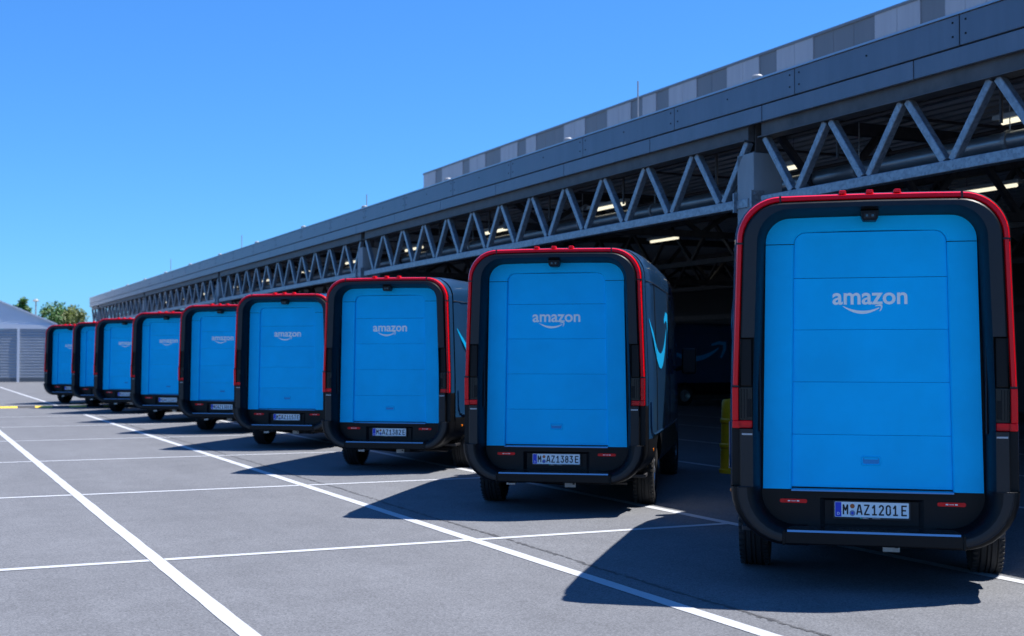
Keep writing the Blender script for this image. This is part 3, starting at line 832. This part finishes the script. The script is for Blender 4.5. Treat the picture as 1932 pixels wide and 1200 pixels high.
    for sg in (1,-1):
        off = lambda y, z: sg*(side(z) + min(.05, .012+.09*max(0, y-.2) if y < .62 else .05) + .004)
        # swoosh, lying on the side
        b = MB(); N = 26; up, lo = [], []
        for i in range(N+1):
            t = i/N; y = .36 + 2.25*t
            zu = (1-t)**2*2.12 + 2*t*(1-t)*1.38 + t*t*2.05; zl = (1-t)**2*2.10 + 2*t*(1-t)*1.06 + t*t*2.00
            up.append((y, zu)); lo.append((y, zl))
        for i in range(N):
            q = [up[i], up[i+1], lo[i+1], lo[i]]; b.add([(off(y,z), y, z) for y, z in q], [(0,1,2,3)])
        ah = [(2.30,2.16),(2.62,2.26),(2.92,2.24),(2.90,1.95),(2.72,1.66),(2.66,1.68),(2.78,1.95),(2.80,2.12),(2.62,2.15),(2.32,2.10)]
        for i in range(4): 
            q = [ah[i], ah[i+1], ah[8-i], ah[9-i]]; b.add([(off(y,z), y, z) for y, z in q], [(0,1,2,3)])
        b.build('side_graphic', M['cyan'], root)
        # panel seams
        b = MB()
        b.tube([(off(y,2.52)-sg*.002, y, 2.52) for y in (.25,.45,.62,1,2,3,4,4.3)], .004, 4)
        for y in (.95, 3.05): b.tube([(off(y,z)-sg*.002, y, z) for z in (.86,1.2,1.4,2,2.52)], .004, 4)
        b.build('side_seam', M['dark'], root)
        b = MB(); b.tube([(off(y,.84)+sg*.002, y, z) for y, z in ((.34,1.2),(.36,.95),(.42,.86),(.55,.835),(1,.83),(3,.83),(4.3,.83))], .008, 6); b.build('side_trim', M['body'], root)
        b = MB(); b.box(sg*1.02-.018, sg*1.02+.018, .50, .56, .655, .685); b.build('side_marker', M['orange'], root, bevel=.006)
        b = MB(); b.lathe([(0,.001),(.012,.02),(0,.024)], 10, 'x', (sg*.985, 1.35, 2.60)); b.build('side_camera', M['trim'], root)
        # door mirror
        b = MB(); b.box(min(sg*1.10,sg*1.30), max(sg*1.10,sg*1.30), 4.72, 4.86, 1.45, 1.82); b.bar((sg*1.0,4.85,1.52), (sg*1.15,4.8,1.55), .06, .07)
        mr = b.build('door_mirror', M['black'], root, bevel=.03, seg=3)
        b = MB(); b.box(min(sg*1.12,sg*1.28), max(sg*1.12,sg*1.28), 4.712, 4.718, 1.50, 1.78); b.build('mirror_glass', M['black'], mr)
        # headlight, front bumper light
        b = MB(); b.lathe([(0,.001),(.02,.09),(.0,.11)], 16, 'x', (0,0,0)); hl = b.build('headlight', M['clear'], root, loc=(sg*.66, 6.10, .95), rot=(0,0,R(90)))
    # ---- wheels
    w_prof = [(-.105,.205),(-.118,.25),(-.12,.30),(-.112,.338),(-.098,.352),(-.068,.359),(-.066,.349),(-.058,.349),(-.056,.360),(-.022,.362),(-.020,.350),(-.011,.350),(-.009,.362),
              (.009,.362),(.011,.350),(.020,.350),(.022,.362),(.056,.360),(.058,.349),(.066,.349),(.068,.359),(.098,.352),(.112,.338),(.12,.30),(.118,.25),(.105,.205)]
    for yw in (1.22, 5.12):
        for sg in (1,-1):
            wh = empty('wheel'); wh.parent = root; wh.location = (sg*.885, yw, .361)
            b = MB(); b.lathe(w_prof, 44, 'x')
            for i in range(44):      # shoulder blocks
                t = 2*math.pi*(i+.5)/44
                for hx in (-.095, .095):
                    c_, s_ = math.cos(t), math.sin(t)
                    b.bar((hx, .357*c_-.010*s_, .357*s_+.010*c_), (hx, .357*c_+.010*s_, .357*s_-.010*c_), .036, .007, up=(0, c_, s_))
            b.build('tyre', M['rubber'], wh, smooth=35)
            b = MB(); o_ = sg
            b.lathe([(-o_*.10,.205),(o_*.10,.207),(o_*.095,.19),(o_*.03,.18),(o_*.03,.001)], 32, 'x')
            for i in range(8):
                t = 2*math.pi*i/8; b.bar((o_*.05,0,0), (o_*.085,.19*math.cos(t),.19*math.sin(t)), .03, .035, up=(1,0,0))
            b.lathe([(o_*.03,.06),(o_*.085,.055),(o_*.09,.001)], 16, 'x')
            b.build('rim', M['rim'], wh, smooth=30)
    # ---- underbody
    b = MB()
    b.box(-.72,.72,1.75,4.6,.20,.42); b.tube([(-.8,1.22,.33),(.8,1.22,.33)], .05, 10); b.box(-.22,.22,1.02,1.42,.22,.46)
    b.box(-.55,-.45,.25,2.0,.30,.39); b.box(.45,.55,.25,2.0,.30,.39); b.tube([(-.70,.9,.26),(-.35,.55,.30),(-.05,.95,.24)], .022, 8); b.tube([(.70,.9,.26),(.35,.6,.29),(.1,.95,.25)], .022, 8)
    b.box(-.95,.95,.5,.75,.36,.398)
    b.build('underbody', M['steel_dark'], root, bevel=.01)
    b = MB(); b.box(.08,.20,.30,.303,.262,.325); b.box(.165,.19,.298,.2995,.29,.31,1); b.build('paper_tag', [M['tag'], M['steel_dark']], root)
    b = MB(); b.box(-.63,-.53,.60,.62,.25,.33); b.build('tow_bracket', M['trim'], root)
    return root

def copy_van(src):
    r_ = src.copy(); COL.objects.link(r_)
    for ch in list(src.children):
        c = ch.copy(); COL.objects.link(c); c.parent = r_
        for g2 in ch.children:
            d = g2.copy(); COL.objects.link(d); d.parent = c
    return r_

def arc(cx, cy, rx, ry, a0, a1, n=8):
    return [(cx+rx*math.cos(R(a0+(a1-a0)*i/n)), cy+ry*math.sin(R(a0+(a1-a0)*i/n))) for i in range(n+1)]
GL = {  # condensed plate characters as strokes in a 1 x 1 box
 'M': [[(.05,0),(.05,1),(.5,.42),(.95,1),(.95,0)]], 'A': [[(0,0),(.38,1),(.62,1),(1,0)],[(.18,.27),(.82,.27)]],
 'Z': [[(.05,1),(.95,1),(.05,0),(1,0)]], 'E': [[(1,1),(.08,1),(.08,0),(1,0)],[(.08,.52),(.82,.52)]],
 '0': [arc(.5,.76,.42,.24,0,180)+arc(.5,.24,.42,.24,180,360)+[(.92,.62)]], '1': [[(.1,.72),(.52,1),(.52,0)],[(.08,0),(.96,0)]],
 '2': [arc(.5,.74,.42,.26,165,-25)+[(.05,0),(1,0)]], '3': [[(.08,1),(.9,1),(.42,.60)]+arc(.48,.30,.44,.30,80,-160)],
 '4': [[(.55,1),(.05,.28),(1,.28)],[(.72,.55),(.72,0)]], '5': [[(.9,1),(.15,1),(.12,.58)]+arc(.47,.31,.45,.31,110,-150)],
 '6': [[(.72,1),(.14,.45)]+arc(.5,.29,.42,.29,160,-200)], '7': [[(.04,1),(.96,1),(.35,0)]],
 '8': [arc(.5,.75,.36,.25,-90,270,14), arc(.5,.26,.43,.26,-90,270,14)]}
def plate_text(root, txt):
    b = MB(); th = .0108; H = .0665; z0 = .5417; y = .1966
    def stroke(pts):
        for p, q in zip(pts, pts[1:]):
            dx, dz = q[0]-p[0], q[1]-p[1]; L_ = math.hypot(dx, dz)
            if L_ < 1e-6: continue
            nx, nz = -dz/L_*th/2, dx/L_*th/2; ex, ez = dx/L_*th*.28, dz/L_*th*.28
            b.add([(p[0]-ex+nx,y,p[1]-ez+nz),(p[0]-ex-nx,y,p[1]-ez-nz),(q[0]+ex-nx,y,q[1]+ez-nz),(q[0]+ex+nx,y,q[1]+ez+nz)], [(0,1,2,3)])
    for grp, x0, x1 in zip(txt.split(), (-.200,-.103,.004,.210), (-.168,-.017,.182,.243)):
        n_ = len(grp); gap = .0175; cw = ((x1-x0) - gap*(n_-1))/n_
        for k, ch in enumerate(grp):
            for st_ in GL[ch]: stroke([(x0+k*(cw+gap)+p[0]*cw, z0+p[1]*H) for p in st_])
    b.build('plate_lettering', M['ink'], root, fixn=False)['kind'] = 'stuff'

def lotxy(u, w): p = lot(w, u); return (p.x, p.y)
vans = [
 (*lotxy(7.37,6.25), 13.6, 'M AZ 1201 E', 'blue-backed delivery van nearest the camera at right, number plate M AZ 1201 E'),
 (*lotxy(12.57,6.32), 10.8, 'M AZ 1383 E', 'second van from the right, blue roller door, number plate M AZ 1383 E'),
 (*lotxy(18.23,6.39), 13.0, 'M AZ 1382 E', 'third van from the right, blue roller door, number plate M AZ 1382 E'),
 (*lotxy(23.65,6.29), 13.0, 'M AZ 1157 E', 'fourth van from the right, blue roller door, number plate M AZ 1157 E'),
 (*lotxy(29.19,6.29), 13.5, 'M AZ 1305 E', 'middle van of the row, fifth from either end, number plate M AZ 1305 E'),
 (*lotxy(34.66,6.07), 13.5, 'M AZ 1226 E', 'sixth van from the right, standing left of the middle van of the row'),
 (-11.75, 39.3, 13.5, 'M AZ 1221 E', 'third van from the left end of the row, blurred plate, door partly hidden'),
 (-13.78, 43.3, 13.5, 'M AZ 1222 E', 'second van from the left end of the row, logo mostly hidden by its neighbour'),
 (-16.05, 47.1, 13.5, 'M AZ 1225 E', 'leftmost and most distant van of the row, beside the white tent hall')]
first = make_van()
roots = [first] + [copy_van(first) for _ in vans[1:]]
inner = copy_van(first)
for r_, (X, Y, psi, pt, lab) in zip(roots, vans):
    r_.location = (X, Y, 0); r_.rotation_euler = (0, 0, -R(psi)); plate_text(r_, pt)
    tag(r_, lab, 'van', 'delivery vans parked in a slanted row')
inner.location = (4.5, 45.8, 0); inner.rotation_euler = (0, 0, -(R(90)-THETA)); plate_text(inner, 'M AZ 1204 E')
tag(inner, 'dark van parked side-on deep inside the shaded hall, blue arrow on its flank', 'van')

# ------------------------------------------------------------------ yellow column guard / bollard
b = MB()
b.lathe([(0,.001),(0,.215),(.05,.22),(.06,.20),(.36,.195),(.38,.21),(.42,.21),(.44,.19),(.72,.185),(.74,.20),(.78,.20),(.80,.18),(1.03,.172),(1.07,.15),(1.09,.001)], 24, 'z')
p = lot(10.95, 15.95); o = b.build('bollard', M['yellow'], loc=(p.x+.02, p.y, 0), smooth=35)
tag(o, 'yellow plastic ramming guard standing in the shade just left of the nearest van', 'bollard')

# ------------------------------------------------------------------ speed bump
bump = empty('speed_bump', lot(0, 46.6), THETA)
tag(bump, 'yellow and black rubber speed bump across the yard behind the far vans', 'speed bump')
seg = .55; w = -6.0; i = 0
M['rub_yellow'] = mat('rubber_yellow', (0.75,.52,.04), .6, noise=(9,.15)); M['rub_black'] = mat('rubber_black', (0.03,.03,.032), .7, noise=(12,.4))
w_start = 2.77 - 14*seg + .02
for i in range(34):
    w0 = w_start + i*seg
    b = MB(); prof = [(-.20,0),(-.17,.02),(-.09,.05),(.09,.05),(.17,.02),(.20,0)]
    v = [(w0+.003, y, z+.001) for y, z in prof] + [(w0+seg-.003, y, z+.001) for y, z in prof]
    b.add(v, [(k,k+1,k+7,k+6) for k in range(5)] + [(0,1,2,3,4,5),(11,10,9,8,7,6)])
    for q in (.12,.3,.48): b.box(w0+q-.02, w0+q+.02, -.03, .03, .0515, .055, 1)
    if w0 > 13.5: break
    b.build('bump_segment', [M['rub_yellow'] if i % 2 == 0 else M['rub_black'], M['rub_black']], bump)

# ------------------------------------------------------------------ white tent hall at far left (lot frame)
tent = empty('tent_hall', (0,0,0), THETA)
tag(tent, 'white gabled tent hall with ribbed grey walls at the far left edge', 'tent hall')
UT = 95.6; WR = 9.25; WLt = -12.25; ZE0, ZE1 = 3.66, 3.97; RIDGE = (WR+WLt)/2; ZR = 4.06 + .414*(WR-RIDGE)
b = MB(); v = [(WLt,UT,ZE1),(WR,UT,ZE1),(WR,UT,4.06),(RIDGE,UT,ZR),(WLt,UT,4.06)]; b.add(v, [(0,1,2,3,4)]); b.build('gable', M['tent'], tent)
b = MB(); b.box(WLt-.05, WR+.05, UT-.08, UT+.02, ZE0, ZE1-.004); b.build('eave_beam', M['tent_beam'], tent)
for sg in (1,-1):
    xe = WR+.15 if sg > 0 else WLt-.15
    b = MB(); b.add([(RIDGE,UT-.1,ZR+.06),(xe,UT-.1,4.05),(xe,UT+40,4.05),(RIDGE,UT+40,ZR+.06),(RIDGE,UT-.1,ZR-.04),(xe,UT-.1,3.95)], [(0,1,2,3),(0,1,5,4)])
    b.build('tent_roof', M['tent_beam'], tent)
posts = [WLt, WLt+4.3, WLt+8.6, WLt+12.9, 6.87, WR-.1]
for x in posts:
    b = MB(); b.box(x-.08, x+.08, UT-.10, UT-.02, 0, ZE0-.003); b.build('post', M['tent_beam'], tent)
for a, c in zip(posts, posts[1:]):
    b = MB(); z = .25
    while z < ZE0-.1:
        z2 = min(z+.20, ZE0-.01)
        b.add([(a+.085,UT,z),(c-.085,UT,z),(c-.085,UT-.05,z+.07),(a+.085,UT-.05,z+.07),(c-.085,UT-.05,z+.15),(a+.085,UT-.05,z+.15),(c-.085,UT,z2),(a+.085,UT,z2)], [(0,1,2,3),(3,2,4,5),(5,4,6,7)]); z += .20
    b.build('wall_sheet', M['tent_wall'], tent, fixn=False)
    b = MB(); b.box(a+.085, c-.085, UT-.06, UT, 0, .24); b.build('base_board', M['cap'], tent)
for x, s_ in ((WR, 1), (WLt, -1)):
    b = MB(); b.box(min(x, x-.05*s_), max(x, x-.05*s_), UT+.03, UT+40, 0, 4.0); b.build('side_wall', M['tent_wall'], tent)

# ------------------------------------------------------------------ lamp post and trees beyond the tent
def ray(px, Y): return (px-966)/F_PX*Y
b = MB(); b.tube([(0,0,0),(0,0,7.2)], [.10,.07], 8)
lp = b.build('lamp_post', M['pole'], loc=(ray(67,128), 128, 0)); tag(lp, 'thin grey lamp post behind the tent hall roof, between two trees', 'lamp post')
b = MB(); b.tube([(0,0,7.2),(0,0,7.25),(0,0,7.45)], [.30,.34,.12], 12); b.build('lamp_head', M['pole'], lp)
def tree(px, Y, h, rad, leafm, lab, nleaf=3200, ls=.16):
    root = empty('tree', (ray(px, Y), Y, 0)); tag(root, lab, 'tree')
    rnd = random.Random(int(px*7+Y))
    b = MB(); b.tube([(0,0,0),(.05,0,h*.25),(0,.05,h*.5),(.05,0,h*.8)], [.16,.13,.09,.03], 8)
    clumps = []
    for i in range(26):
        a = rnd.uniform(0, 2*math.pi); zc = rnd.uniform(.38,.93)*h; env = math.sin(min(1,(zc/h-.25)/.72)*math.pi)**.55
        rr = rad*env*rnd.uniform(.25,.85); c = Vector((rr*math.cos(a), rr*math.sin(a), zc)); clumps.append((c, rnd.uniform(.28,.5)*rad*.9))
        b.tube([(0,0,zc*.62),(c*.5+Vector((0,0,zc*.3))), c], [.05,.03,.012], 5)
    b.build('trunk', M['bark'], root)
    b = MB()
    for i in range(nleaf):
        c, r_ = rnd.choice(clumps)
        d = Vector((rnd.gauss(0,1), rnd.gauss(0,1), rnd.gauss(0,.8))); d.normalize(); p_ = c + d*r_*rnd.uniform(.3,1.12)
        if p_.z > h: p_.z = h - rnd.uniform(0,.4)
        t1 = Vector((rnd.gauss(0,1), rnd.gauss(0,1), rnd.gauss(0,1))).normalized(); t2 = t1.orthogonal().normalized()
        s_ = ls*rnd.uniform(.6,1.3)
        b.add([p_-t1*s_, p_+t2*s_*.5, p_+t1*s_, p_-t2*s_*.5], [(0,1,2,3)])
    b.build('crown', M[leafm], root, fixn=False)
tree(44, 136, 8.3, 1.35, 'leaf_dark', 'small dark green treetop left of the lamp post behind the tent roof')
tree(99, 140, 7.7, 2.0, 'leaf_dark', 'dense dark green tree right of the lamp post behind the tent')
tree(140, 134, 7.1, 1.7, 'leaf_olive', 'yellow-green tree between the dark tree and the canopy end')
tree(118, 150, 7.6, 2.0, 'leaf_dark', 'dark tree filling the gap behind the yellow-green tree')
